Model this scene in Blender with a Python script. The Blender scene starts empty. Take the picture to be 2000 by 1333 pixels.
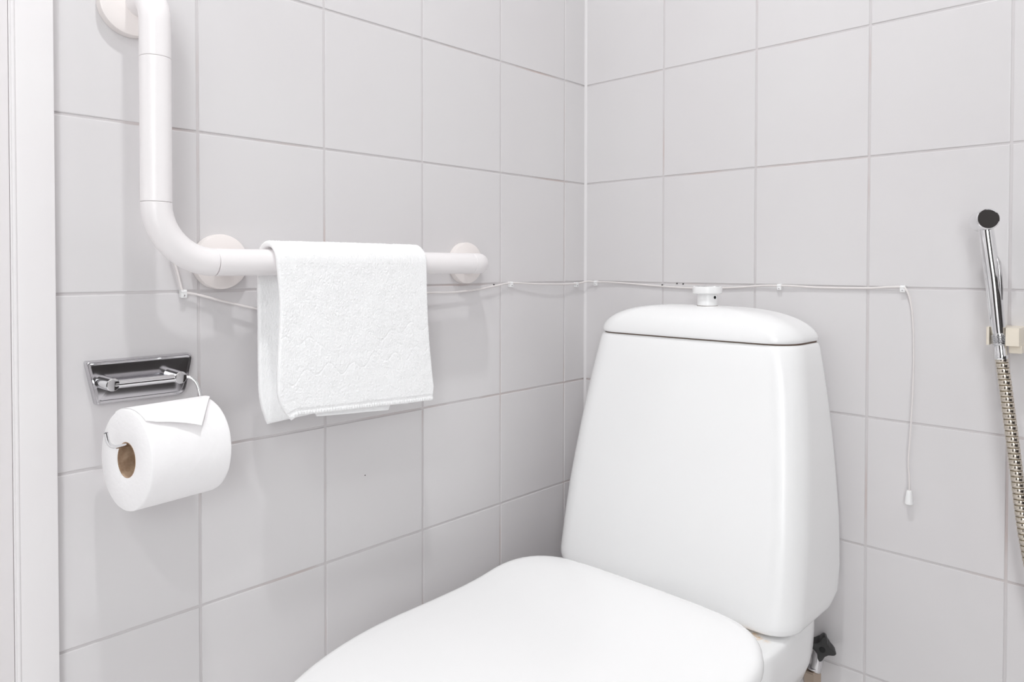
import bpy, bmesh, math, random
from mathutils import Vector, Matrix, noise
random.seed(4)
PI = math.pi
scene = bpy.context.scene
COL = scene.collection

# ------------------------------------------------------------------ camera, light, exposure
cam_d = bpy.data.cameras.new('camera'); cam = bpy.data.objects.new('camera', cam_d); COL.objects.link(cam)
cam.location = (0.90997, -1.17658, 0.91228)
cam.rotation_euler = (1.55332, -0.001186, 0.759530)
cam_d.sensor_width = 36.0; cam_d.sensor_fit = 'HORIZONTAL'
cam_d.lens = 36.0 * 1405.55 / 2000.0
cam_d.shift_y = -(666.5 - 544.34) / 2000.0
cam_d.clip_start = 0.02
scene.camera = cam

scene.view_settings.view_transform = 'Standard'
scene.view_settings.look = 'None'
scene.view_settings.gamma = 1.0
scene.view_settings.use_curve_mapping = False
scene.view_settings.exposure = 0.49

scene.cycles.max_bounces = 20
scene.cycles.diffuse_bounces = 16

world = bpy.data.worlds.new('world'); scene.world = world; world.use_nodes = True
world.node_tree.nodes['Background'].inputs[0].default_value = (1, 1, 1, 1)
world.node_tree.nodes['Background'].inputs[1].default_value = 0.25

def area(name, loc, target, size, power, col, shape='DISK', size_y=None):
    d = bpy.data.lights.new(name, 'AREA'); d.shape = shape; d.size = size
    if size_y: d.size_y = size_y
    d.energy = power; d.color = col
    o = bpy.data.objects.new(name, d); COL.objects.link(o); o.location = loc
    o.rotation_euler = (Vector(target) - Vector(loc)).to_track_quat('-Z', 'Y').to_euler()
    return o
LAMPS = [((0.60, -0.88, 2.33), 0.07, 6.6), ((1.20, -1.85, 2.33), 0.12, 4.2)]
for i, (l, s, w) in enumerate(LAMPS):
    area('ceiling_lamp_light', l, (l[0], l[1], 0), s, w, (0.975, 0.995, 1.0))
# added soft fill from the right wall, unseen behind the photographer
area('window_light', (1.785, -2.02, 1.05), (0.0, -1.25, 0.55), 0.62, 12.5, (0.94, 0.99, 1.0), 'RECTANGLE', 1.5)

# ------------------------------------------------------------------ materials
def mat(name, base, rough=0.5, metal=0.0, spec=0.5, coat=0.0, coat_r=0.05, sub=0.0, sheen=0.0):
    m = bpy.data.materials.new(name); m.use_nodes = True
    b = m.node_tree.nodes['Principled BSDF']
    b.inputs['Base Color'].default_value = (*base, 1); b.inputs['Roughness'].default_value = rough
    b.inputs['Metallic'].default_value = metal; b.inputs['Specular IOR Level'].default_value = spec
    b.inputs['Coat Weight'].default_value = coat; b.inputs['Coat Roughness'].default_value = coat_r
    if sub:
        b.inputs['Subsurface Weight'].default_value = sub; b.inputs['Subsurface Radius'].default_value = (.01, .01, .01)
        b.inputs['Subsurface Scale'].default_value = 0.5
    if sheen: b.inputs['Sheen Weight'].default_value = sheen
    return m
def nodes(m): return m.node_tree.nodes, m.node_tree.links, m.node_tree.nodes['Principled BSDF']
def noise_mix(m, c1, c2, scale, lo=0.4, hi=0.6, detail=4, vec='Object', stretch=None, inp='Base Color'):
    N, L, b = nodes(m)
    tc = N.new('ShaderNodeTexCoord'); nz = N.new('ShaderNodeTexNoise'); nz.inputs['Scale'].default_value = scale
    nz.inputs['Detail'].default_value = detail
    src = tc.outputs[vec]
    if stretch:
        mp = N.new('ShaderNodeMapping'); mp.inputs['Scale'].default_value = stretch
        L.new(src, mp.inputs[0]); src = mp.outputs[0]
    L.new(src, nz.inputs['Vector'])
    r = N.new('ShaderNodeValToRGB'); r.color_ramp.elements[0].position = lo; r.color_ramp.elements[1].position = hi
    r.color_ramp.elements[0].color = (*c1, 1); r.color_ramp.elements[1].color = (*c2, 1)
    L.new(nz.outputs['Fac'], r.inputs[0]); L.new(r.outputs[0], b.inputs[inp])
    return r, nz
def bump(m, scale, strength, dist=0.001, detail=3, vec='Object'):
    N, L, b = nodes(m)
    tc = N.new('ShaderNodeTexCoord'); nz = N.new('ShaderNodeTexNoise'); nz.inputs['Scale'].default_value = scale
    nz.inputs['Detail'].default_value = detail; L.new(tc.outputs[vec], nz.inputs['Vector'])
    bp = N.new('ShaderNodeBump'); bp.inputs['Strength'].default_value = strength; bp.inputs['Distance'].default_value = dist
    L.new(nz.outputs['Fac'], bp.inputs['Height']); L.new(bp.outputs[0], b.inputs['Normal'])
    return bp

M = {}
M['tile'] = mat('glazed_tile', (0.76, 0.74, 0.745), 0.22, spec=0.5)
noise_mix(M['tile'], (0.695, 0.674, 0.681), (0.708, 0.692, 0.697), 3.0, 0.35, 0.65, 2)
bump(M['tile'], 9, 0.12, 0.002, 1)
M['grout'] = mat('grout', (0.5, 0.47, 0.475), 0.85, spec=0.2)
noise_mix(M['grout'], (0.63, 0.605, 0.61), (0.57, 0.47, 0.44), 5.0, 0.52, 0.74, 5)
M['hole'] = mat('drill_hole', (0.02, 0.018, 0.018), 0.9)
M['caulk'] = mat('silicone', (0.76, 0.74, 0.745), 0.45)
M['paint'] = mat('painted_wood', (0.74, 0.705, 0.71), 0.42)
noise_mix(M['paint'], (0.83, 0.805, 0.81), (0.84, 0.82, 0.822), 6, 0.4, 0.6, 4)
M['paint2'] = mat('painted_door', (0.80, 0.77, 0.775), 0.45)
M['plain'] = mat('wall_paint', (0.90, 0.89, 0.89), 0.7)
M['ceil'] = mat('ceiling_paint', (0.92, 0.91, 0.91), 0.8)
M['floor'] = mat('floor_tile', (0.88, 0.87, 0.87), 0.4)
M['dark'] = mat('dark_wood', (0.035, 0.03, 0.028), 0.4)
M['ceramic'] = mat('white_ceramic', (0.93, 0.93, 0.93), 0.26, spec=0.5, coat=0.12, coat_r=0.05)
M['ceramic_b'] = mat('white_ceramic_bowl', (0.93, 0.93, 0.93), 0.26, spec=0.5, coat=0.12, coat_r=0.05)
M['stain'] = mat('limescale_seam', (0.16, 0.11, 0.085), 0.8)  # painted shade of the cistern and knob seams, with brown staining below the lid
M['plastic'] = mat('white_plastic', (0.90, 0.90, 0.90), 0.28, spec=0.5)
M['seat'] = mat('seat_plastic', (0.95, 0.95, 0.95), 0.22, spec=0.5)
M['bar'] = mat('white_nylon', (0.88, 0.85, 0.852), 0.32, spec=0.5)
M['flange'] = mat('cream_nylon', (0.86, 0.81, 0.79), 0.38)
M['cord'] = mat('cord_plastic', (0.80, 0.76, 0.75), 0.5)
M['towel'] = mat('terry_cotton', (0.97, 0.97, 0.972), 0.95, spec=0.05)
bump(M['towel'], 700, 0.5, 0.0012, 2)
M['paper'] = mat('tissue_paper', (0.95, 0.938, 0.942), 0.95, spec=0.1)
bump(M['paper'], 170, 0.25, 0.0015, 2)
M['card'] = mat('cardboard', (0.45, 0.31, 0.21), 0.9, spec=0.1)
noise_mix(M['card'], (0.36, 0.24, 0.16), (0.58, 0.43, 0.31), 90, 0.35, 0.65, 4)
M['chrome'] = mat('chrome', (0.80, 0.80, 0.81), 0.06, 1.0)
M['chrome_b'] = mat('brushed_chrome', (0.62, 0.61, 0.62), 0.2, 1.0)
M['steel'] = mat('worn_chrome', (0.62, 0.61, 0.63), 0.14, 1.0)
M['knurl'] = mat('knurled_chrome', (0.62, 0.62, 0.63), 0.16, 1.0)
M['hose'] = mat('nickel_hose', (0.66, 0.60, 0.52), 0.16, 1.0)
M['groove'] = mat('hose_groove', (0.16, 0.12, 0.06), 0.5, 0.6)
M['cream'] = mat('cream_plastic', (0.80, 0.73, 0.62), 0.4)
M['black'] = mat('black_plastic', (0.018, 0.017, 0.017), 0.42)
M['blackhole'] = mat('dark_recess', (0.006, 0.006, 0.006), 0.8)
M['brass'] = mat('nickel_brass', (0.46, 0.38, 0.31), 0.28, 1.0)
M['emit'] = mat('lamp_diffuser', (0.9, 0.9, 0.9), 0.6)
b_ = M['emit'].node_tree.nodes['Principled BSDF']; b_.inputs['Emission Color'].default_value = (1, 1, 1, 1); b_.inputs['Emission Strength'].default_value = 0.35

# wave embossing on the towel + knurl pattern + hose etc. live in geometry; rust bleed under the tank lives in the bowl glaze
N, L, b = nodes(M['ceramic_b'])
tc = N.new('ShaderNodeTexCoord'); vm = N.new('ShaderNodeVectorMath'); vm.operation = 'DISTANCE'
mp = N.new('ShaderNodeMapping'); mp.inputs['Scale'].default_value = (1, 2.6, 2.2); L.new(tc.outputs['Object'], mp.inputs[0])
L.new(mp.outputs[0], vm.inputs[0]); STAIN_VM = vm
nz = N.new('ShaderNodeTexNoise'); nz.inputs['Scale'].default_value = 120; nz.inputs['Detail'].default_value = 5; L.new(tc.outputs['Object'], nz.inputs['Vector'])
mr = N.new('ShaderNodeMapRange'); mr.inputs['From Min'].default_value = 0.036; mr.inputs['From Max'].default_value = 0.015
L.new(vm.outputs['Value'], mr.inputs['Value'])
mm = N.new('ShaderNodeMath'); mm.operation = 'MULTIPLY'; L.new(mr.outputs[0], mm.inputs[0])
rr = N.new('ShaderNodeMapRange'); rr.inputs['From Min'].default_value = 0.42; rr.inputs['From Max'].default_value = 0.62; L.new(nz.outputs['Fac'], rr.inputs['Value'])
L.new(rr.outputs[0], mm.inputs[1])
mx = N.new('ShaderNodeMixRGB'); mx.inputs[1].default_value = (0.93, 0.93, 0.93, 1); mx.inputs[2].default_value = (0.74, 0.52, 0.30, 1)
L.new(mm.outputs[0], mx.inputs[0]); L.new(mx.outputs[0], b.inputs['Base Color'])

# ------------------------------------------------------------------ helpers
def obj(name, bm, mats, parent=None, smooth=True, angle=38, loc=None, sub=0):
    bmesh.ops.remove_doubles(bm, verts=bm.verts, dist=1e-6)
    bmesh.ops.recalc_face_normals(bm, faces=bm.faces)
    if smooth:
        for f in bm.faces: f.smooth = True
        for e in bm.edges:
            if len(e.link_faces) == 2:
                try:
                    if e.calc_face_angle() > math.radians(angle): e.smooth = False
                except ValueError: pass
    me = bpy.data.meshes.new(name); bm.to_mesh(me); bm.free()
    for m in (mats if isinstance(mats, (list, tuple)) else [mats]): me.materials.append(m)
    o = bpy.data.objects.new(name, me); COL.objects.link(o)
    if loc is not None: # mesh authored in world space; put origin at loc
        me.transform(Matrix.Translation(-Vector(loc))); o.location = loc
    if parent is not None:
        o.parent = parent
        o.location = Vector(o.location) - Vector(parent['_w'])
        if loc is None:
            pass
        o['_w'] = tuple(Vector(loc) if loc is not None else Vector((0, 0, 0)))
    else:
        o['_w'] = tuple(Vector(loc) if loc is not None else Vector((0, 0, 0)))
    if sub:
        s = o.modifiers.new('sub', 'SUBSURF'); s.levels = sub; s.render_levels = sub
    return o
def thing(name, label, cat, loc, group=None):
    o = bpy.data.objects.new(name, None); COL.objects.link(o); o.location = loc
    o.empty_display_size = 0.05
    o['label'] = label; o['category'] = cat; o['_w'] = tuple(loc)
    if group: o['group'] = group
    return o
def tag(o, label, cat, group=None):
    o['label'] = label; o['category'] = cat
    if group: o['group'] = group
    return o
def struct(name, bm, m, **k):
    o = obj(name, bm, m, **k); o['kind'] = 'structure'; return o
def box(bm, x0, x1, y0, y1, z0, z1, mi=0, bev=0, seg=2):
    v = [bm.verts.new((x, y, z)) for x in (x0, x1) for y in (y0, y1) for z in (z0, z1)]
    fs = [(0, 1, 3, 2), (4, 6, 7, 5), (0, 4, 5, 1), (2, 3, 7, 6), (0, 2, 6, 4), (1, 5, 7, 3)]
    F = [bm.faces.new([v[i] for i in f]) for f in fs]
    for f in F: f.material_index = mi
    if bev:
        es = list({e for f in F for e in f.edges})
        bmesh.ops.bevel(bm, geom=es, offset=bev, segments=seg, profile=0.6, affect='EDGES', material=mi)
def loft(bm, rings, closed=True, cap0=True, cap1=True, mi=0):
    V = [[bm.verts.new(p) for p in r] for r in rings]
    n = len(V[0])
    for a, b in zip(V[:-1], V[1:]):
        for i in range(n if closed else n - 1):
            j = (i + 1) % n
            f = bm.faces.new((a[i], a[j], b[j], b[i])); f.material_index = mi
    if closed and cap0: bm.faces.new(list(reversed(V[0]))).material_index = mi
    if closed and cap1: bm.faces.new(V[-1]).material_index = mi
    return V
def frames(path):
    P = [Vector(p) for p in path]; T = []
    for i in range(len(P)):
        a = P[max(i - 1, 0)]; b = P[min(i + 1, len(P) - 1)]; T.append((b - a).normalized())
    up = Vector((0, 0, 1)) if abs(T[0].z) < 0.9 else Vector((1, 0, 0))
    u = (up - T[0] * up.dot(T[0])).normalized(); U = [u]
    for i in range(1, len(P)):
        u = (u - T[i] * u.dot(T[i])).normalized(); U.append(u)
    return P, T, U
def tube(bm, path, r, n=16, cap=True, mi=0, rfun=None):
    P, T, U = frames(path); rings = []
    for i, (p, t, u) in enumerate(zip(P, T, U)):
        w = t.cross(u); rad = rfun(i) if rfun else r
        rings.append([p + (u * math.cos(a) + w * math.sin(a)) * rad for a in [2 * PI * k / n for k in range(n)]])
    return loft(bm, rings, True, cap, cap, mi)
def lathe(bm, prof, origin, axis, n=40, mi=0, cap0=True, cap1=True):
    """prof: (radius, distance along axis)"""
    ax = Vector(axis).normalized(); up = Vector((0, 0, 1)) if abs(ax.z) < 0.9 else Vector((1, 0, 0))
    u = (up - ax * up.dot(ax)).normalized(); w = ax.cross(u); o = Vector(origin)
    return loft(bm, [[o + ax * d + (u * math.cos(a) + w * math.sin(a)) * max(r, 1e-5) for a in [2 * PI * k / n for k in range(n)]] for r, d in prof], True, cap0, cap1, mi)
def catmull(pts, k=8):
    P = [Vector(p) for p in pts]; P = [P[0] * 2 - P[1]] + P + [P[-1] * 2 - P[-2]]; out = []
    for i in range(1, len(P) - 2):
        for s in range(k):
            t = s / k; a, b, c, d = P[i - 1], P[i], P[i + 1], P[i + 2]
            out.append(0.5 * ((2 * b) + (c - a) * t + (2 * a - 5 * b + 4 * c - d) * t * t + (3 * b - a - 3 * c + d) * t ** 3))
    out.append(P[-2]); return out
def arc_pts(c, r, e1, e2, a0, a1, n):
    c = Vector(c); e1 = Vector(e1); e2 = Vector(e2)
    return [c + e1 * r * math.cos(a0 + (a1 - a0) * i / n) + e2 * r * math.sin(a0 + (a1 - a0) * i / n) for i in range(n + 1)]

# ------------------------------------------------------------------ room
W, H, G = 0.18102, 0.20, 0.0034
D0, E0, ZC = 0.06705, 0.18374, 0.88
def tiled(bm, us, zs, P, rnd):
    """P(u, z, depth) -> world; depth 0 = glaze, -0.0013 = grout"""
    for i in range(len(us) - 1):
        for j in range(len(zs) - 1):
            a, b = us[i] + G / 2, us[i + 1] - G / 2; c, d = zs[j] + G / 2, zs[j + 1] - G / 2
            if b - a < 0.004: continue
            e = 0.0008; t = [rnd.uniform(-0.0002, 0.00012) for _ in range(4)]
            uv = [(a, c), (b, c), (b, d), (a, d)]
            rings = []
            for ins, dep, k in ((0, -0.0016, 0), (0, -0.0007, .5), (e * .4, -0.0002, .8), (e * 1.4, 0.0, 1)):
                rings.append([P(u + (ins if u == a else -ins), z + (ins if z == c else -ins), dep + k * t[q]) for q, (u, z) in enumerate(uv)])
            loft(bm, rings, True, False, True, 0)
def wall_left():
    bm = bmesh.new(); r = random.Random(3)
    us = [0.0015] + [D0 + W * i for i in range(5)] + [0.952]
    zs = [0.0] + [ZC + H * (k) for k in range(-4, 8)]
    zs = sorted(set(zs)); zs = [z for z in zs if z < 2.36]; zs[-1] = min(zs[-1], 2.36)
    tiled(bm, us, zs, lambda u, z, d: Vector((d, -u, z)), r)
    box(bm, -0.08, -0.0012, -0.962, 0.0, 0, 2.36, 1)
    for y, z, s in ((-0.2648, 0.8781, 0.0016), (-0.5417, 0.594, 0.0009)):
        lathe(bm, [(s, -0.0012), (s, 0.00025)], (0, y, z), (1, 0, 0), 10, 2)
    return struct('wall_left', bm, [M['tile'], M['grout'], M['hole']], smooth=False)
def wall_rear():
    bm = bmesh.new(); r = random.Random(9)
    us = [0.0015] + [E0 + W * i for i in range(10)]
    zs = [0.0] + [ZC + H * k for k in range(-4, 8)]; zs = [z for z in zs if z < 2.36]; zs[-1] = min(zs[-1], 2.36)
    tiled(bm, us, zs, lambda u, z, d: Vector((u, -d, z)), r)
    box(bm, -0.08, 1.9, 0.0012, 0.08, 0, 2.36, 1)
    for x, z, s in ((0.1822, 0.8767, 0.0013), (0.2139, 0.8802, 0.0012), (0.2267, 0.8795, 0.0012)):
        lathe(bm, [(s, 0), (s, 0.0016)], (x, 0.0012, z), (0, -1, 0), 10, 2)
    return struct('wall_rear', bm, [M['tile'], M['grout'], M['hole']], smooth=False)
wall_left(); wall_rear()
bm = bmesh.new(); box(bm, -0.08, 1.9, -2.5, 0.08, -0.1, 0.0); struct('floor', bm, M['floor'], smooth=False)
bm = bmesh.new(); box(bm, -0.08, 1.9, -2.5, 0.08, 2.36, 2.44); struct('ceiling', bm, M['ceil'], smooth=False)
bm = bmesh.new(); box(bm, 1.82, 1.9, -2.5, 0.0, 0, 2.36); struct('wall_right', bm, M['plain'], smooth=False)
bm = bmesh.new(); box(bm, -0.08, 1.9, -2.5, -2.42, 0, 2.36); struct('wall_front', bm, M['plain'], smooth=False)
bm = bmesh.new(); box(bm, -0.08, 0.0, -2.42, -1.86, 0, 2.36); box(bm, -0.08, 0.0, -1.86, -0.99, 2.05, 2.36)
struct('wall_left', bm, M['plain'], smooth=False)
# white silicone bead in the corner
bm = bmesh.new()
pr = [(0, 0), (0.0042, 0), (0.0026, -0.0008), (0.0010, -0.0022), (0, -0.0042)]
loft(bm, [[(x, y, z) for x, y in pr] for z in (0, 2.36)]); struct('trim_1', bm, M['caulk'])
# painted door frame at the left edge and the door behind it
bm = bmesh.new(); box(bm, -0.0012, 0.012, -0.9862, -0.9508, 0.0, 2.10, bev=0.0012); struct('trim_2', bm, M['paint'])
bm = bmesh.new(); tube(bm, [(0.0112, -0.9880, z) for z in (0, 2.1)], 0.0022, 16)
box(bm, -0.0012, 0.0112, -0.9915, -0.9855, 0.0, 2.1); struct('trim_3', bm, M['paint'])
bm = bmesh.new(); box(bm, -0.04, 0.0105, -1.86, -0.9918, 0.005, 2.05, bev=0.001); struct('door_1', bm, M['paint2'])
# unseen glowing panel added behind the fill light
for k, (x0, x1, y0, y1, z0, z1) in enumerate(((1.80, 1.82, -2.37, -1.67, .25, 1.85),)):
    bm = bmesh.new(); box(bm, x0, x1, y0, y1, z0, z1, bev=.003); w_ = struct('window_%d' % (k + 1), bm, M['emit'])
# unseen dark doors added behind the photographer for dark reflections in the chrome
bm = bmesh.new(); box(bm, 0.12, 1.02, -2.42, -2.385, 0.005, 2.05, bev=0.002); box(bm, 0.20, 0.94, -2.388, -2.38, 1.15, 1.9, bev=0.002); box(bm, 0.20, 0.94, -2.388, -2.38, 0.2, 1.0, bev=0.002)
struct('door_2', bm, M['dark'])
bm = bmesh.new(); box(bm, 1.79, 1.82, -1.62, -.84, 0.0, 2.05, bev=0.002); box(bm, 1.782, 1.79, -1.52, -.94, 1.12, 1.9, bev=.002); struct('door_3', bm, M['dark'])
bm = bmesh.new(); box(bm, 1.79, 1.82, -0.80, -0.02, 0.10, 1.0, bev=0.002); struct('trim_4', bm, M['dark'])  # unseen dark panel added so the roll holder plate mirrors something dark
# ceiling lamps
LAMP_TXT = ['round white ceiling lamp above the toilet', 'round white ceiling lamp near the middle of the room']
for (l, s, w), t_ in zip(LAMPS, LAMP_TXT):
    t = thing('ceiling_lamp', t_, 'lamp', (l[0], l[1], 2.36), 'ceiling lamps')
    bm = bmesh.new(); lathe(bm, [(s / 2 + .02, 0), (s / 2 + .02, .012), (s / 2 + .008, .02), (s / 2 + .008, .004)], (l[0], l[1], 2.36), (0, 0, -1), 40, cap1=False); obj('rim', bm, M['plastic'], t, loc=(l[0], l[1], 2.36))
    bm = bmesh.new(); lathe(bm, [(s / 2 + .006, 0.001), (s / 2 + .006, .012)], (l[0], l[1], 2.36), (0, 0, -1), 40); obj('diffuser', bm, M['emit'], t, loc=(l[0], l[1], 2.36))

# ------------------------------------------------------------------ toilet
TX = 0.3004
def outline(xc, hw, yb, yf, r, rb, bow, tap, z, n=14):
    pts = []
    def arc(cx, cy, rad, a0, a1):
        for i in range(n):
            t = a0 + (a1 - a0) * i / (n - 1); pts.append((cx + rad * math.cos(t), cy + rad * math.sin(t)))
    arc(hw - rb, yb - rb, rb, PI / 2, 0)
    for i in range(1, 9): t = i / 9; pts.append((hw, (yb - rb) * (1 - t) + (yf + r) * t))
    arc(hw - r, yf + r, r, 0, -PI / 2)
    for i in range(1, 15): t = i / 15; pts.append(((hw - r) * (1 - 2 * t), yf))
    arc(-hw + r, yf + r, r, -PI / 2, -PI)
    for i in range(1, 9): t = i / 9; pts.append((-hw, (yf + r) * (1 - t) + (yb - rb) * t))
    arc(-hw + rb, yb - rb, rb, PI, PI / 2)
    for i in range(1, 15): t = i / 15; pts.append(((hw - rb) * (-1 + 2 * t), yb))
    out = []
    for x, y in pts:
        f = max(0, (y - yb) / (yf - yb)); x2 = x * (1 - tap * f)
        out.append((xc + x2, y - bow * f * (1 - (x2 / hw) ** 2), z))
    return out
def lerp_tab(T, z):
    for (a, va), (b, vb) in zip(T[:-1], T[1:]):
        if z <= b: 
            t = max(0, (z - a) / (b - a)); return va + (vb - va) * t
    return T[-1][1]
HW = [(.40, .2180), (.46, .2178), (.52, .2166), (.59, .2112), (.66, .2045), (.73, .1950), (.793, .1842)]
YF = [(.40, -.2075), (.793, -.1275)]
def tank_ring(z, ins=0.0, zz=None):
    hw = lerp_tab(HW, z); yf = lerp_tab(YF, z)
    rb = .02 + .032 * max(0, min(1, (.420 - z) / .018))
    return outline(TX, hw - ins, -.012 - ins * .4, yf + ins, .042 - ins * .3, rb - ins * .2, .003, .0118, zz if zz is not None else z)
toilet = thing('toilet', 'white ceramic close-coupled toilet with a tall tapered cistern and closed lid', 'toilet', (TX, -0.40, 0.0))
bm = bmesh.new()
rings = [tank_ring(.40, .030, .3885), tank_ring(.40, .018, .3885), tank_ring(.40, .0130, .3893), tank_ring(.40, .0085, .3912), tank_ring(.40, .0050, .3940), tank_ring(.40, .0022, .3985), tank_ring(.405, .0006, .405)]
rings += [tank_ring(z) for z in [.415 + .0375 * i for i in range(11)] if z < .785]
rings += [tank_ring(.786), tank_ring(.793, .0010, .7912), tank_ring(.793, .0022, .7925), tank_ring(.793, .005, .793)]
loft(bm, rings)
loft(bm, [tank_ring(.793, .0040, .7925), tank_ring(.793, .0040, .7958)], mi=1)  # dark core: painted gap shade and brown stain under the cistern lid
loft(bm, [tank_ring(.40, .0215, .3850), tank_ring(.40, .0215, .3890)], mi=1)  # dark ring paints the shade in the gap between tank and deck
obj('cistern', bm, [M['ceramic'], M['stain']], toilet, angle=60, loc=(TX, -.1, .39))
# cistern lid
bm = bmesh.new(); rings = []
hl = 0.1828; yl = -.1295
def lid_ring(s, z):
    # s scales about the middle
    o = outline(TX, hl, -.010, yl, .044, .022, .004, .012, z); cy = -.068
    return [(TX + (x - TX) * s, cy + (y - cy) * s, zz) for x, y, zz in o]
Z0 = .7953
rings = [lid_ring(.955, Z0 + .0003), lid_ring(.985, Z0), lid_ring(.995, Z0 + .0008), lid_ring(1.0, Z0 + .003)]
for q in range(1, 15):
    a = q / 14 * PI / 2
    s = math.cos(a) ** 0.62 if q < 14 else 0.02
    rings.append(lid_ring(1.0 * s if s > .02 else .02, Z0 + .003 + .0475 * math.sin(a) ** 1.12))
loft(bm, rings); obj('cistern_lid', bm, M['ceramic'], toilet, angle=70, loc=(TX, -.068, Z0))
# flush knob on the lid
KX, KY, KZ = 0.3130, -0.069, 0.8456
bm = bmesh.new()
lathe(bm, [(.0165, -.004), (.0165, .0195), (.0160, .0205)], (KX, KY, KZ), (0, 0, 1), 40)
lathe(bm, [(.0171, -.003), (.0171, .0004), (.0160, .0005)], (KX, KY, KZ), (0, 0, 1), 40, mi=1)  # thin dark ring paints the shade line at the knob's foot
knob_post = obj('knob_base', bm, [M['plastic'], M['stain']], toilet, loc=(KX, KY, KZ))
bm = bmesh.new()
lathe(bm, [(.0150, .0198), (.0228, .0205), (.0242, .0218), (.0245, .0300), (.0238, .0318), (.0222, .0326), (.0210, .0322), (.0206, .0310)], (KX, KY, KZ), (0, 0, 1), 48)
knob = obj('flush_knob', bm, M['plastic'], toilet, loc=(KX, KY, KZ + .02))
bm = bmesh.new(); lathe(bm, [(.0204, .0306), (.0204, .0326), (.0195, .0334), (.010, .0338)], (KX, KY, KZ), (0, 0, 1), 40)
o = obj('button', bm, M['chrome'], knob, loc=(KX, KY, KZ + .031)); o['label'] = 'chrome push button'
bm = bmesh.new(); dv = Vector((0.968, -0.239, 0)).normalized()
lathe(bm, [(.0026, 0), (.0026, .0008)], Vector((KX, KY, KZ + .0145)) + dv * .0161, dv, 14)
o = obj('screw_hole', bm, M['blackhole'], knob_post, loc=(KX, KY, KZ)); o['label'] = 'small dark screw hole'

# seat lid, seat ring, bowl
SX = 0.3233
def seat_outline(z, ins=0.0, hscale=1.0, bump_on=True, n1=14):
    hw = .220 * hscale - ins; yr = -.2722 - ins; yc = -.56; af = .319 - ins; R = .098
    right = []
    right += [(x, yr - 0.0 - .004 * (x / .14) ** 2) for x in [0.0001 + (hw - R) * i / 10 for i in range(10)]]
    for i in range(n1): a = PI / 2 - PI / 2 * i / (n1 - 1); right.append((hw - R + R * math.cos(a), yr - .004 - R + R * math.sin(a)))
    for i in range(1, 9): right.append((hw, (yr - R - .004) + (yc - (yr - R - .004)) * i / 9))
    for i in range(0, 26): a = -PI / 2 * i / 25; right.append((max(hw * math.cos(a), 0.0), yc + af * math.sin(a)))
    left = [(-x, y) for x, y in reversed(right[1:-1])]
    return [(SX + x, y, z) for x, y in right + left]
SZ = .4268
def hump(y): return .0180 * math.exp(-((y + .2908) / .09) ** 2)
def seat_ring_pts(s, ins, dz, dome):
    out = []; cy = -.56
    for x, y, z in seat_outline(0, ins):
        X, Y = SX + (x - SX) * s, cy + (y - cy) * s
        if y > cy: Y = cy + (y - cy) * s
        out.append((X, Y, SZ + dz + hump(Y) * (1 if dz > -.013 else .8) + dome))
    return out
bm = bmesh.new()
rings = [seat_ring_pts(.9, .004, -.014, 0), seat_ring_pts(1, .006, -.014, 0), seat_ring_pts(1, .0015, -.0215, 0), seat_ring_pts(1, .0002, -.0175, 0),
         seat_ring_pts(1, 0, -.0135, 0), seat_ring_pts(1, .0010, -.0080, 0), seat_ring_pts(1, .0035, -.0038, 0), seat_ring_pts(1, .0075, -.0012, 0), seat_ring_pts(1, .013, -.0002, 0)]
for s in (.93, .86, .78, .68, .56, .44, .32, .2, .1, .02): rings.append(seat_ring_pts(s, .013, 0, .004 * (1 - s) ** .8 * (1 if s < .9 else .6)))
loft(bm, rings); obj('toilet_lid', bm, M['seat'], toilet, angle=75, loc=(SX, -.5, .435))
bm = bmesh.new()
def sr(ins, z, s=1): return [(SX + (x - SX) * s, -.56 + (y + .56) * s, zz) for x, y, zz in seat_outline(z, ins)]
rings = [sr(.012, .3935), sr(.009, .396), sr(.009, .402), sr(.012, .406), sr(.018, .407), sr(.07, .407), sr(.075, .404), sr(.07, .396), sr(.062, .3935)]
V = loft(bm, rings, cap0=False, cap1=False)
for i in range(len(V[0])): j = (i + 1) % len(V[0]); bm.faces.new((V[-1][i], V[-1][j], V[0][j], V[0][i]))
obj('seat_ring', bm, M['seat'], toilet, angle=60, loc=(SX, -.5, .41))
for hx in (SX - .085, SX + .085):
    bm = bmesh.new(); lathe(bm, [(.013, 0), (.013, .014), (.011, .016)], (hx, -.268, .3885), (0, 0, 1), 24)
    tube(bm, [(hx - .018, -.268, .408), (hx + .018, -.268, .408)], .008, 16); obj('hinge', bm, M['plastic'], toilet, loc=(hx, -.27, .39))
# bowl with the deck the cistern stands on
bm = bmesh.new()
def bowl_ring(z, ins): return [(SX - .0 + (x - SX), y, zz) for x, y, zz in seat_outline(z, ins)]
rings = []
def pedestal(hw, y0, y1, z, xc=TX + .012):
    n = len(seat_outline(0)); base = seat_outline(0); out = []
    for x, y, _ in base:
        u = (x - SX) / .220; v = (y + .576) / .304
        out.append((xc + u * hw, (y0 + y1) / 2 + v * (y0 - y1) / 2, z))
    return out
rings = [pedestal(.115, -.16, -.66, 0.0), pedestal(.112, -.16, -.655, .02), pedestal(.104, -.17, -.62, .10), pedestal(.112, -.18, -.62, .20), pedestal(.145, -.2, -.70, .29), pedestal(.175, -.23, -.80, .35), pedestal(.190, -.262, -.850, .375), bowl_ring(.385, .022), bowl_ring(.390, .024), bowl_ring(.3928, .030), bowl_ring(.3930, .07)]
loft(bm, rings)
def deck(ins, z, yb=-.016, dn=0): return outline(TX, .2030 - ins, yb, -.285, .055, .09, .0, .01, z)
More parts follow.
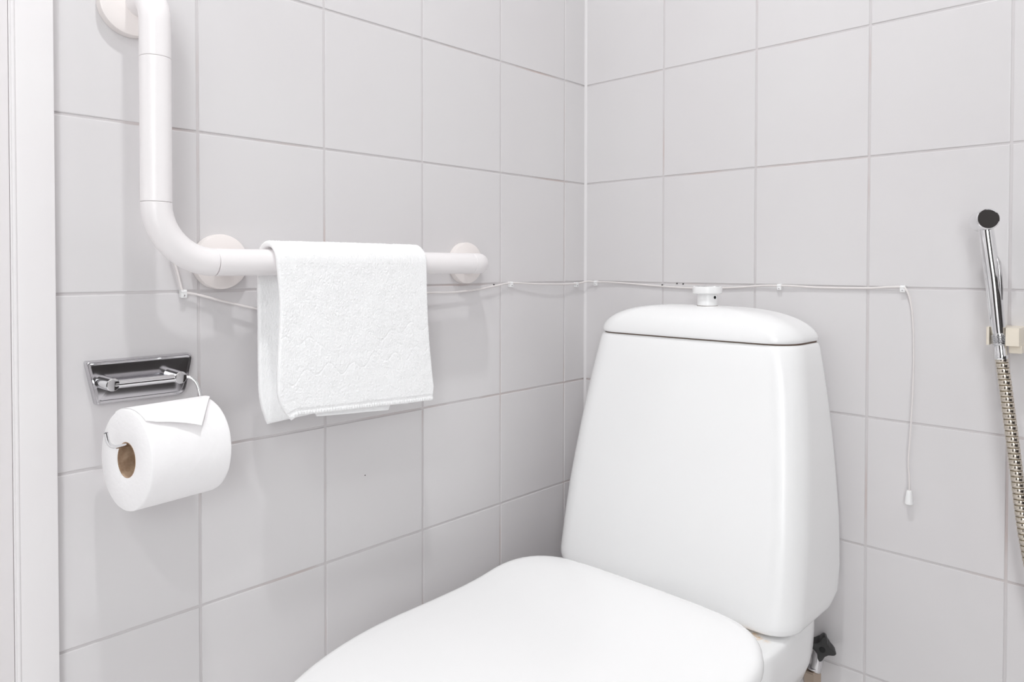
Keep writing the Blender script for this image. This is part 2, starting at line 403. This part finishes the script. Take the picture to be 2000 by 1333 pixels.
dk = [outline(TX + .0, .085, -.05, -.26, .03, .02, 0, 0, .0), outline(TX, .08, -.05, -.26, .03, .02, 0, 0, .16), outline(TX, .125, -.035, -.27, .04, .05, 0, 0, .235), outline(TX, .168, -.025, -.28, .045, .07, 0, .02, .270)]
dk += [outline(TX, .188, -.02, -.284, .05, .08, 0, .02, .289), deck(.006, .312), deck(.0015, .335), deck(0, .358), deck(0, .377), deck(.0012, .3815), deck(.004, .3840), deck(.010, .3852), deck(.03, .3854)]
loft(bm, dk)
obj('bowl', bm, M['ceramic_b'], toilet, angle=60, loc=(TX, -.4, 0.0))
STAIN_VM.inputs[1].default_value = ((.452 - TX), (-.203 + .4) * 2.6, .3852 * 2.2)
# side knob and supply fitting at the rear right of the bowl
def star_knob():
    t = thing('angle_valve', 'water valve with black star handle and nickel nut, beside the toilet base', 'valve', (.485, -.03, .27))
    # star handle faces the viewer's right
    bm = bmesh.new(); c = Vector((.4955, -.036, .3140)); ax = Vector((0.35, -0.93, 0.05)).normalized()
    up = Vector((0, 0, 1)); u = (up - ax * up.dot(ax)).normalized(); w = u.cross(ax)
    def star(rad_o, rad_i, d):
        out = []
        for k in range(64):
            a = 2 * PI * k / 64; s = (0.5 + 0.5 * math.cos(4 * a)) ** 2.3
            r = rad_i + (rad_o - rad_i) * s; aa = a + math.radians(11)
            out.append(c + ax * d + (u * math.cos(aa) + w * math.sin(aa)) * r)
        return out
    loft(bm, [star(.0170, .0120, -.024), star(.0190, .0118, -.019), star(.0205, .0118, -.003), star(.0197, .0110, 0.0), star(.010, .008, .0010)])
    h = obj('handle', bm, M['black'], t, angle=35, loc=tuple(c)); h['label'] = 'black star-shaped handle'
    bm = bmesh.new(); lathe(bm, [(.0046, .001), (.0046, .0016), (.0038, .0022), (.0022, .0020)], c, ax, 20)
    o = obj('screw', bm, M['blackhole'], h, loc=tuple(c)); o['label'] = 'black cross-head screw'
    bm = bmesh.new(); tube(bm, [(.4870, -.026, .306), (.4865, -.030, .297), (.4860, -.032, .284), (.4840, -.033, .276)], .0085, 18)
    lathe(bm, [(.0070, 0), (.0095, .003), (.0095, .005)], (.4815, -.034, .2755), (0, 0, 1), 24)
    o = obj('pipe', bm, M['chrome_b'], t, loc=(.498, -.06, .3))
    bm = bmesh.new(); lathe(bm, [(.012, 0), (.0142, .002), (.0142, .020), (.012, .0225)], (.4790, -.034, .2535), (0.0, 0, 1), 6)
    o = obj('hex_nut', bm, M['brass'], t, angle=20, loc=(.489, -.066, .27)); o['label'] = 'nickel-brass hexagonal nut'
    bm = bmesh.new(); tube(bm, catmull([(.479, -.034, .256), (.479, -.034, .20), (.480, -.022, .15), (.481, -.0, .14)], 6), .006, 14)
    obj('supply_pipe', bm, M['brass'], t, loc=(.489, -.05, .2))
star_knob()

# ------------------------------------------------------------------ grab bar
BX, BY, BZ, BR = 0.0555, -0.862, 0.9163, 0.0166
ZT = 1.2185
gb = thing('grab_bar', 'white L-shaped grab bar on the left tiled wall, one upright and one level arm', 'grab bar', (0, BY, BZ))
def elbow(a, corner, b, R, n=12):
    a, c, b = Vector(a), Vector(corner), Vector(b)
    d1 = (a - c).normalized(); d2 = (b - c).normalized()
    cen = c + d1 * R + d2 * R
    return [cen - d2 * R * math.cos(t) - d1 * R * math.sin(t) for t in [PI / 2 * i / n for i in range(n + 1)]]
def seg(path, r=BR): bm = bmesh.new(); tube(bm, path, r, 40); return bm
p1 = [Vector((0.008, BY, ZT)), Vector((0.014, BY, ZT))] + elbow((0, BY, ZT), (BX, BY, ZT), (BX, BY, 1), .032) + [Vector((BX, BY, 1.1465))]
p2 = [(BX, BY, 1.1462), (BX, BY, 1.07), (BX, BY, .9842)]
p3 = [(BX, BY, .9838)] + elbow((BX, BY, 1), (BX, BY, BZ), (BX, -.7, BZ), .0665)
p4 = [(BX, -.7948, BZ), (BX, -.6, BZ), (BX, -.3745, BZ)]
p5 = [(BX, -.3742, BZ)] + elbow((BX, -.6, BZ), (BX, -.3395, BZ), (0, -.3395, BZ), .029) + [(0.008, -.3395, BZ)]
def clean(path):
    out = []
    for p in path:
        p = Vector(p)
        if not out or (p - out[-1]).length > 0.0008: out.append(p)
    return out
for nm, pth in (('elbow', p1), ('tube', p2), ('elbow', p3), ('tube', p4), ('elbow', p5)):
    bm = bmesh.new(); c = clean(pth); n = len(c)
    P = c
    # tiny shoulder so the joints between the sleeves read as fine lines
    d0 = (P[1] - P[0]).normalized() * .0006; d1 = (P[-2] - P[-1]).normalized() * .0006
    path = [P[0], P[0] + d0] + P[1:-1] + [P[-1] + d1, P[-1]]
    m_ = len(path)
    tube(bm, path, BR, 44, rfun=lambda i, m_=m_: BR - (.0005 if i in (0, m_ - 1) else 0))
    obj(nm, bm, M['bar'], gb, angle=24, loc=tuple(P[0]))
def flange(y, z):
    bm = bmesh.new(); lathe(bm, [(.0352, 0.0003), (.0352, .0085), (.0345, .0112), (.0325, .0122), (.020, .0128)], (0, y, z), (1, 0, 0), 56)
    o = obj('wall_flange', bm, M['flange'], gb, loc=(0, y, z)); return o
flange(-.8705, ZT - .004); flange(-.7660, BZ + .0008); flange(-.3395, BZ + .0008)
bm = bmesh.new(); tube(bm, [(0.0125, -.766, BZ), (BX - .014, -.766, BZ)], .0125, 24); obj('standoff', bm, M['bar'], gb, loc=(0, -.766, BZ))

# ------------------------------------------------------------------ towel
def towel():
    t = thing('towel', 'white terry hand towel folded over the level arm of the grab bar', 'towel', (BX, -.61, BZ))
    def layer(name, y0, y1, r_in, th, zf, zb, ny, disp, xb, xf, sq=0.0):
        """folded slab: profile in the xz plane swept along y"""
        cx, cz = BX, BZ
        # centre line: back bottom -> up -> over the bar -> front bottom
        rm = r_in + th / 2
        cl = []
        nb = 120
        for i in range(nb + 1):
            f = i / nb; cl.append((cx - rm + (xb - (cx - rm)) * (1 - f) ** 1.4, None, f, 'b'))
        na = 40
        for i in range(1, na): a = PI - PI * i / na; cl.append((cx + rm * math.cos(a), cz + rm * math.sin(a) * .96, a, 'a'))
        nf = 210
        for i in range(nf + 1):
            f = i / nf; cl.append((cx + rm + (xf - (cx + rm)) * f ** 1.2, None, f, 'f'))
        bm = bmesh.new(); grid = []
        for j in range(ny + 1):
            v = j / ny
            zfj = zf(v); zbj = zb(v); row = []
            for (x, z, f, k) in cl:
                if k == 'b': z = zbj + (cz - zbj) * f
                elif k == 'f': z = cz + (zfj - cz) * f
                # edges draw in slightly towards the hems
                y = y0 + (y1 - y0) * v
                if k == 'f': y += (.003 * math.sin(f * 6) * (1 - v) - .003 * math.sin(f * 4) * v); y += .007 * v * f + (.016 * max(0, f - .80) / .2 * max(0, f - .80) / .2) * max(0, 1 - v * 5) - .004 * max(0, f - .9) / .1 * max(0, v - .9) / .1
                if k == 'b': y += (.012 * (max(0, .25 - f) / .25) ** 2) * max(0, 1 - v * 5)
                if k == 'a': y += 0
                wob = .0022 * noise.noise(Vector((y * 14, z * 11, 3.1 + (0 if k != 'b' else 7)))) if k != 'a' else 0
                if k == 'f': wob *= min(1, f * 3)
                if k == 'b': wob *= min(1, (1 - f) * 3)
                row.append((Vector((x + wob, y, z)), k, f))
            grid.append(row)
        m = len(cl); outer = []; inner = []
        for j in range(ny + 1):
            ro, ri = [], []
            ev = min(j, ny - j) / ny * (y1 - y0)       # distance from the side edge
            se = math.sqrt(max(0, 1 - (1 - min(1, ev / (th * .5))) ** 2)) * .88 + .12
            for i in range(m):
                a = grid[j][max(i - 1, 0)][0]; b = grid[j][min(i + 1, m - 1)][0]
                tg = Vector((b.x - a.x, 0, b.z - a.z)).normalized(); nrm = Vector((tg.z, 0, -tg.x))
                nrm = Vector((-tg.z, 0, tg.x))
                ee = min(i, m - 1 - i) * .0010; hem = math.sqrt(max(0, 1 - (1 - min(1, ee / (th * .45))) ** 2)) * .8 + .2
                p, k, f = grid[j][i]
                h = th / 2 * se * hem
                d = 0
                q = Vector((p.y, p.z, p.x))
                if disp:
                    d += .00040 * noise.noise(q * 420) + .0010 * abs(noise.noise(q * 820)) + .0006 * noise.noise(q * 70)
                    if k == 'f':
                        # pressed wavy seams across the pile
                        for (zc_, am, ph, y_a, y_b) in ((.823, .006, 0.4, 0, .25), (.780, .0065, 1.9, .05, .99), (.814, .0055, 3.0, .55, 1.0)):
                            yy = (p.y - y0) / (y1 - y0)
                            if y_a < yy < y_b:
                                zw = zc_ + am * math.sin(yy * 42 + ph) + .004 * math.sin(yy * 17 + ph * 2) + (yy - .5) * .02
                                d -= .0006 * math.exp(-((p.z - zw) / .0011) ** 2)
                        # flat woven band above the hem
                        if .955 < f < .972: d -= .0012
                        if f > .972: d += .0005 * math.sin(p.y * 1500)
                ro.append(bm.verts.new(p + nrm * (h + d * min(1, h / (th * .5)))))
                ri.append(bm.verts.new(p - nrm * (h + (d * min(1, h / (th * .5)) if k == 'b' else 0))))
            outer.append(ro); inner.append(ri)
        for j in range(ny):
            for i in range(m - 1):
                bm.faces.new((outer[j][i], outer[j][i + 1], outer[j + 1][i + 1], outer[j + 1][i]))
                bm.faces.new((inner[j][i], inner[j + 1][i], inner[j + 1][i + 1], inner[j][i + 1]))
        for j in range(ny):
            bm.faces.new((outer[j][0], outer[j + 1][0], inner[j + 1][0], inner[j][0]))
            bm.faces.new((outer[j][-1], inner[j][-1], inner[j + 1][-1], outer[j + 1][-1]))
        for i in range(m - 1):
            bm.faces.new((outer[0][i], inner[0][i], inner[0][i + 1], outer[0][i + 1]))
            bm.faces.new((outer[-1][i], outer[-1][i + 1], inner[-1][i + 1], inner[-1][i]))
        return obj(name, bm, M['towel'], t, angle=80, loc=(BX, -.61, BZ))
    layer('outer_fold', -.7290, -.4885, BR + .0046, .0075, lambda v: .7235 - .0115 * v + (.0 if v > .06 else -(0.06 - v) * .10), lambda v: .7050 + .012 * v, 400, True, .033, .0875)
    layer('inner_fold', -.7000, -.5260, BR + .0003, .0040, lambda v: .7165 - .013 * v if .12 < v < .80 else (.722 - .011 * v), lambda v: .712, 60, False, .0385, .0770)
towel()

# ------------------------------------------------------------------ toilet roll holder and roll
C1 = Vector((.0712, -.9017, .7009)); AL = .19
AX = Vector((-math.sin(AL), math.cos(AL), -.021)).normalized(); LEN = .0972
E1 = Vector((math.cos(AL), math.sin(AL), 0)); E2 = Vector((0, 0, 1)); E2 = (E2 - AX * E2.dot(AX)).normalized()
RR, KV = .0502, 1.10; CR = .0170
holder = thing('toilet_roll_holder', 'chrome toilet roll holder with a back plate and bent wire arm, on the left wall', 'roll holder', (0, -.86, .78))
# trapezoid back plate with a rounded rim and a dished face
bm = bmesh.new()
def plate_ring(ins, x, n=5):
    c = [(-.922, .8040), (-.802, .8040), (-.8115, .7528), (-.9115, .7528)]
    cy = sum(p[0] for p in c) / 4; cz = sum(p[1] for p in c) / 4
    hy, hz = .060, .0256
    pts = [(cy + (y - cy) * (1 - ins / hy), cz + (z - cz) * (1 - ins / hz)) for y, z in c]
    rr = [.003, .006, .010, .003]; out = []
    for i in range(4):
        p = Vector(pts[i]); a = (Vector(pts[i - 1]) - p).normalized(); b = (Vector(pts[(i + 1) % 4]) - p).normalized(); r = rr[i] * (1 - ins / .03)
        for s in range(n + 1):
            t = s / n; q = (p + a * r) * (1 - t) ** 2 + p * 2 * t * (1 - t) + (p + b * r) * t ** 2; out.append((x, q.x, q.y))
    return out
# side edges run between grid points so the dished face needs a few inner rings
rings = [plate_ring(0, .0002), plate_ring(0.0004, .0055), plate_ring(.0010, .0078), plate_ring(.0018, .0090), plate_ring(.0026, .0090)]
rings.append(plate_ring(.0032, .0086))
for k in range(1, 9):
    ring = plate_ring(.0032 + .0205 * k / 8, 0)
    rings.append([(.0086 - .0013 * math.cos((y + .862) / .060 * PI / 2) * math.cos((z - .7805) / .0265 * PI / 2), y, z) for x, y, z in ring])
loft(bm, rings); obj('back_plate', bm, M['steel'], holder, angle=50, loc=(0, -.862, .779))
for (y0, z0, y1, z1) in ((-.9050, .7795, -.9017, .7786), (-.8300, .7800, -.8275, .7786)):
    bm = bmesh.new(); a = Vector((.0058, y0, z0)); b_ = Vector((.0355, y1, z1))
    lathe(bm, [(.0075, 0), (.0073, (b_ - a).length - .001), (.0066, (b_ - a).length - .0002), (.004, (b_ - a).length - .0006)], a, b_ - a, 32)
    obj('post', bm, M['chrome'], holder, loc=tuple(a))
bm = bmesh.new(); tube(bm, [(.0300, -.9000, .7782), (.0300, -.8290, .7782)], .0048, 20); obj('cross_rod', bm, M['chrome'], holder, loc=(.03, -.86, .778))
AXT = C1 + E2 * (CR * KV - .0024)           # line along the top of the core
wl = AXT - AX * .006; wr = AXT + AX * (LEN + .008)
wire = catmull([(.030, -.8275, .7782), (.0325, -.8205, .7786), (.036, -.8150, .7762), (.0395, -.8105, .7690), (.0435, -.8075, .7520), (.0465, -.8030, .7330), (.0485, -.8010, .7225), tuple(wr + Vector((0, -.001, .0012))), tuple(AXT + AX * LEN * .85), tuple(AXT + AX * LEN * .5), tuple(AXT + AX * .02), tuple(wl), tuple(wl - AX * .0075 + Vector((0, 0, .0012))), tuple(wl - AX * .0125 + Vector((0, 0, .0062))), tuple(wl - AX * .0150 + Vector((0, 0, .0170)))], 6)
bm = bmesh.new(); tube(bm, wire, .0021, 14); obj('wire_arm', bm, M['chrome'], holder, loc=(.05, -.82, .75))

roll = thing('toilet_roll', 'white toilet paper roll hanging on the chrome wire arm, loose end folded to a point', 'toilet roll', tuple(C1))
def rp(a, d, r, k=KV): return C1 + AX * d + E1 * (r * math.cos(a)) + E2 * (r * k * math.sin(a))
bm = bmesh.new(); n = 96
prof = [(CR + .0006, .0012), (CR + .004, .0004), (RR * .6, .0002), (RR - .0012, .0003), (RR - .0003, .0009), (RR, .0022)]
for q in range(1, 26): prof.append((RR, .0022 + (LEN - .0044) * q / 26))
prof += [(RR, LEN - .0022), (RR - .0003, LEN - .0009), (RR - .0012, LEN - .0003), (RR * .6, LEN - .0002), (CR + .0006, LEN - .001)]
rings = []
for r, d in prof:
    ring = []
    for k in range(n):
        a = 2 * PI * k / n; rd = r
        if r > RR * .9: rd = r + .00035 * noise.noise(Vector((a * 3, d * 60, 1))) + .0002 * noise.noise(Vector((a * 9, d * 200, 5)))
        ring.append(rp(a, d, rd))
    rings.append(ring)
V = loft(bm, rings, cap0=False, cap1=False)
for i in range(n): j = (i + 1) % n; bm.faces.new((V[-1][i], V[-1][j], V[0][j], V[0][i]))
obj('paper', bm, M['paper'], roll, angle=50, loc=tuple(C1))
bm = bmesh.new(); A = [[rp(2 * PI * k / 48, d, r) for k in range(48)] for r, d in ((CR, .0010), (CR, LEN - .0010), (CR + .0007, LEN - .001), (CR + .0007, .0010))]
V = loft(bm, A, cap0=False, cap1=False)
for i in range(48): j = (i + 1) % 48; bm.faces.new((V[-1][i], V[-1][j], V[0][j], V[0][i]))
obj('cardboard_core', bm, M['card'], roll, loc=tuple(C1))
# folded tip of the loose sheet
bm = bmesh.new(); nu, nv = 26, 22; th = .0007
top, bot = [], []
for i in range(nu + 1):
    u = i / nu                         # from behind the crest (a = 112 deg) down to the tip edge
    rt, rb = [], []
    for j in range(nv + 1):
        v = j / nv; ad = 118 - (118 - (51 - 19 * v - 1.5 * max(0, .15 - v) * -10)) * u; a = math.radians(ad)
        dR = min(LEN - .0015, .057 + (ad - 32) * .0008); dL = .0012 + .003 * u
        d = dL + (dR - dL) * v
        lift = .0008 + .0085 * u ** 1.6 * (0.16 + .84 * v ** .9)
        p = rp(a, d, RR + lift)
        # the sheet leaves the roll along its tangent
        rt.append(bm.verts.new(p)); rb.append(bm.verts.new(rp(a, d, RR + lift - th)))
    top.append(rt); bot.append(rb)
for i in range(nu):
    for j in range(nv):
        bm.faces.new((top[i][j], top[i][j + 1], top[i + 1][j + 1], top[i + 1][j])); bm.faces.new((bot[i][j], bot[i + 1][j], bot[i + 1][j + 1], bot[i][j + 1]))
for j in range(nv):
    bm.faces.new((top[0][j], bot[0][j], bot[0][j + 1], top[0][j + 1])); bm.faces.new((top[-1][j], top[-1][j + 1], bot[-1][j + 1], bot[-1][j]))
for i in range(nu):
    bm.faces.new((top[i][0], top[i + 1][0], bot[i + 1][0], bot[i][0])); bm.faces.new((top[i][-1], bot[i][-1], bot[i + 1][-1], top[i + 1][-1]))
o = obj('folded_sheet', bm, M['paper'], roll, angle=60, loc=tuple(C1))

# ------------------------------------------------------------------ alarm pull cord with its clips
cord_t = thing('pull_cord', 'thin white alarm pull cord strung along both tiled walls, small pull at its end', 'pull cord', (.596, -.006, .88))
CL = [(.0045, -.826, .925), (.0048, -.8193, .9035), (.005, -.8164, .8915), (.0055, -.8121, .8801), (.006, -.7926, .8751), (.008, -.7599, .8656), (.010, -.7204, .8554), (.012, -.6737, .8471), (.012, -.6094, .8441), (.012, -.5387, .8516), (.011, -.4708, .8634), (.010, -.4291, .8685), (.009, -.3739, .8680), (.008, -.3148, .8712), (.007, -.2708, .8765), (.0055, -.2259, .8813), (.0085, -.17, .8790), (.010, -.10, .8768), (.0065, -.0441, .8765), (.0055, -.0341, .8768), (.010, -.012, .8802), (.018, -.0075, .8812), (.0311, -.0055, .8802), (.07, -.004, .8800), (.1138, -.003, .8780), (.1915, -.003, .8740), (.2572, -.003, .8725), (.3264, -.003, .8750), (.3750, -.004, .8792), (.4098, -.0052, .8803), (.4400, -.004, .8797), (.4748, -.003, .8783), (.544, -.003, .8789), (.575, -.004, .8811), (.596, -.0055, .8817), (.6015, -.007, .8770), (.6049, -.0055, .8676), (.6088, -.005, .8452), (.6110, -.005, .8078), (.6116, -.0055, .7627), (.6112, -.008, .7174), (.6095, -.008, .6794), (.6084, -.008, .6566), (.6067, -.008, .6222), (.6080, -.008, .6037), (.6085, -.008, .5811)]
bm = bmesh.new(); nc = CL.index((.6015, -.007, .8770)) * 5; tube(bm, catmull(CL, 5), .0016, 10, rfun=lambda i: .0016 if i < nc else max(.0010, .0016 - (i - nc) * .00004)); obj('cord', bm, M['cord'], cord_t, angle=80, loc=(.596, -.006, .88))
bm = bmesh.new(); lathe(bm, [(.0030, 0), (.0036, -.0010), (.0040, -.004), (.0056, -.0175), (.0056, -.0195), (.0045, -.0205)], (.6082, -.0085, .5818), (0, 0, 1), 24)
obj('pull', bm, M['plastic'], cord_t, loc=(.6082, -.0085, .5818))
def clip(pos, axis, label, up=False):
    """axis: direction into the room; a saddle over the cord plus a nail head"""
    p = Vector(pos); a = Vector(axis); s = Vector((0, 1, 0)) if abs(a.x) > .5 else Vector((1, 0, 0))
    t = thing('cord_clip', label, 'clip', tuple(p), 'cord clips along the grout line')
    if up: sdir, udir = Vector((0, 0, 1)), s
    else: sdir, udir = s, Vector((0, 0, 1))
    bm = bmesh.new(); prof = []
    for i in range(9): an = PI * i / 8 - PI / 2; prof.append((.0052 + .0024 * math.cos(an), .0024 * math.sin(an)))
    pts = [(.0003, -.0026)] + prof + [(.0003, .0026)]
    loft(bm, [[p + a * d + udir * h + sdir * w for d, h in pts] for w in (-.0034, .0034)])
    # nail block
    q = p - udir * .0048
    ring = lambda w, d0, d1, h: [q + sdir * (-w) + a * d0 - udir * h, q + sdir * w + a * d0 - udir * h, q + sdir * w + a * d0 + udir * h, q + sdir * (-w) + a * d0 + udir * h]
    loft(bm, [[q + a * d + sdir * x + udir * y for x, y in ((-.0032, -.0026), (.0032, -.0026), (.0036, .003), (-.0036, .003))] for d in (.0003, .0070)])
    obj('saddle', bm, M['plastic'], t, angle=30, loc=tuple(p))
    bm = bmesh.new(); lathe(bm, [(.0012, .0068), (.0012, .0078), (.0008, .0081)], q, a, 12)
    o = obj('nail', bm, M['chrome_b'], t, loc=tuple(q)); o['label'] = 'steel nail head'
clip((0, -.8121, .8801), (1, 0, 0), 'white cord clip on the left wall under the bend of the grab bar')
clip((0, -.2259, .8813), (1, 0, 0), 'white cord clip on the left wall between the grab bar end and the corner')
clip((0, -.0341, .8772), (1, 0, 0), 'white cord clip on the left wall right at the room corner')
clip((.0311, 0, .8802), (0, -1, 0), 'white cord clip on the right wall right at the room corner')
clip((.4098, 0, .8803), (0, -1, 0), 'white cord clip on the right wall, just right of the flush knob')
clip((.596, 0, .8817), (0, -1, 0), 'white cord clip on the right wall where the cord drops down')

# ------------------------------------------------------------------ hand shower (bidet spray), holder, hose
spray = thing('hand_shower', 'chrome bidet hand shower with ribbed metal hose, hanging on the right wall', 'hand shower', (.722, -.045, .82))
bm = bmesh.new()
lathe(bm, [(.0120, 0), (.0135, .0015), (.0139, .003), (.0139, .0290), (.0136, .0305), (.0128, .0313), (.0122, .0310), (.004, .0310)], (.6984, -.038, .9722), (0.47, -.88, 0.075), 56)
obj('head', bm, M['chrome'], spray, angle=16, loc=(.7095, -.04, .974))
hp = catmull([(.7078, -.0500, .9640), (.7088, -.050, .955), (.7125, -.050, .925), (.7165, -.0495, .893), (.7192, -.0480, .862), (.7212, -.0465, .838), (.7225, -.0455, .824)], 6)
bm = bmesh.new(); nh = len(hp)
tube(bm, hp, .0088, 36, rfun=lambda i: .0084 + .0008 * math.sin(PI * i / (nh - 1))); hd = obj('handle', bm, M['chrome'], spray, loc=(.72, -.05, .86))
bm = bmesh.new()   # thumb lever lying on the side of the handle
lv = [(.7205, -.0520, .925), (.7222, -.0530, .918), (.7238, -.0535, .900), (.7250, -.0530, .884), (.7256, -.0510, .870), (.7258, -.0490, .862)]
def lr(i, n=6): return [.0014, .0032, .0036, .0034, .0022, .0008][i]
tube(bm, lv, .004, 16, rfun=lr); o = obj('lever', bm, M['chrome_b'], spray, loc=(.728, -.05, .9)); o['label'] = 'flat satin thumb lever'
bm = bmesh.new(); P0 = Vector((.7227, -.0455, .8248)); D = Vector((.10, -0.01, -1)).normalized()
V = lathe(bm, [(.0080, 0), (.0088, .0012), (.0090, .003), (.0090, .0135), (.0086, .0155), (.0078, .0165)], P0, D, 60)
for k, v in enumerate(V[2] + V[3]):
    pass
col = obj('collar', bm, M['knurl'], spray, loc=tuple(P0))
bm = bmesh.new()   # raised diagonal knurling
for k in range(36):
    a0 = 2 * PI * k / 36
    for sgn in (1, -1):
        pts = []
        for s in range(5):
            aa = a0 + sgn * .35 * s / 4; e = (Vector((1, 0, 0)) - D * D.x).normalized(); f = D.cross(e)
            pts.append(P0 + D * (.0034 + .0098 * s / 4) + (e * math.cos(aa) + f * math.sin(aa)) * .0091)
        tube(bm, pts, .00028, 4)
obj('knurling', bm, M['knurl'], col, smooth=False, loc=tuple(P0))
bm = bmesh.new(); P1 = P0 + D * .016; lathe(bm, [(.0072, 0), (.0074, .001), (.0070, .012), (.0076, .013), (.0076, .0185), (.007, .0195)], P1, D, 36); obj('ferrule', bm, M['chrome'], spray, loc=tuple(P1))
# spiral metal hose: flat bands with dark gaps
hose_c = catmull([(.7260, -.0455, .7925), (.7275, -.045, .780), (.7305, -.045, .757), (.7343, -.045, .7248), (.7383, -.045, .6917), (.7422, -.045, .6588), (.7460, -.045, .6258), (.7497, -.045, .5931), (.7540, -.0445, .5605), (.7620, -.044, .515), (.776, -.043, .455), (.80, -.042, .38), (.84, -.04, .31), (.90, -.038, .26), (.97, -.036, .25), (1.04, -.034, .29), (1.08, -.03, .36), (1.09, -.01, .40)], 24)
# resample evenly
def resample(pts, step):
    out = [pts[0].copy()]; acc = 0
    for a, b in zip(pts[:-1], pts[1:]):
        L_ = (b - a).length; d = step - acc
        while d <= L_: out.append(a + (b - a) * (d / L_)); d += step
        acc = (acc + L_) % step if L_ else acc
    return out
PITCH = .0074; SUBS = 6
hc = resample(hose_c, PITCH / SUBS)
bm = bmesh.new(); rad = [.0070, .0076, .0077, .0077, .0076, .0070]
V = tube(bm, hc, .008, 28, rfun=lambda i: rad[i % SUBS])
bm.faces.ensure_lookup_table()
for fi, f in enumerate(bm.faces):
    if fi < (len(hc) - 1) * 28:
        r_ = fi // 28
        f.material_index = 1 if (r_ % SUBS) in (5,) else 0
ho = obj('hose', bm, [M['hose'], M['groove']], spray, angle=25, loc=(.73, -.045, .79)); ho['label'] = 'ribbed brass-toned metal hose'
# cream plastic wall bracket holding the collar
br = thing('shower_bracket', 'cream plastic wall bracket clamping the bidet hand shower', 'bracket', (.735, 0, .815))
bm = bmesh.new()
def extr(pts, z0, z1, sk=0.0): loft(bm, [[(x, y, z0 + (x - .73) * sk) for x, y in pts], [(x, y, z1 + (x - .73) * sk) for x, y in pts]])
# C shaped jaw seen from above, opening toward the viewer
jaw = [(.7312, -.0520), (.7455, -.0505), (.7468, -.0480), (.7468, -.0025), (.7458, 0.0), (.7080, 0.0), (.7085, -.0200), (.7095, -.0500), (.7110, -.0520), (.7128, -.0515), (.7133, -.0450), (.7128, -.0370), (.7170, -.0325), (.7230, -.0310), (.7280, -.0330), (.7306, -.0385), (.7308, -.0450)]
extr(jaw, .8085, .8320)
bmesh.ops.recalc_face_normals(bm, faces=bm.faces)
obj('jaw', bm, M['cream'], br, angle=30, loc=(.73, -.02, .82))
bm = bmesh.new(); box(bm, .7335, .7480, -.0440, -.0003, .7985, .8090, bev=.0015); obj('base', bm, M['cream'], br, loc=(.74, -.01, .80))

for o in bpy.data.objects:
    if '_w' in o: del o['_w']
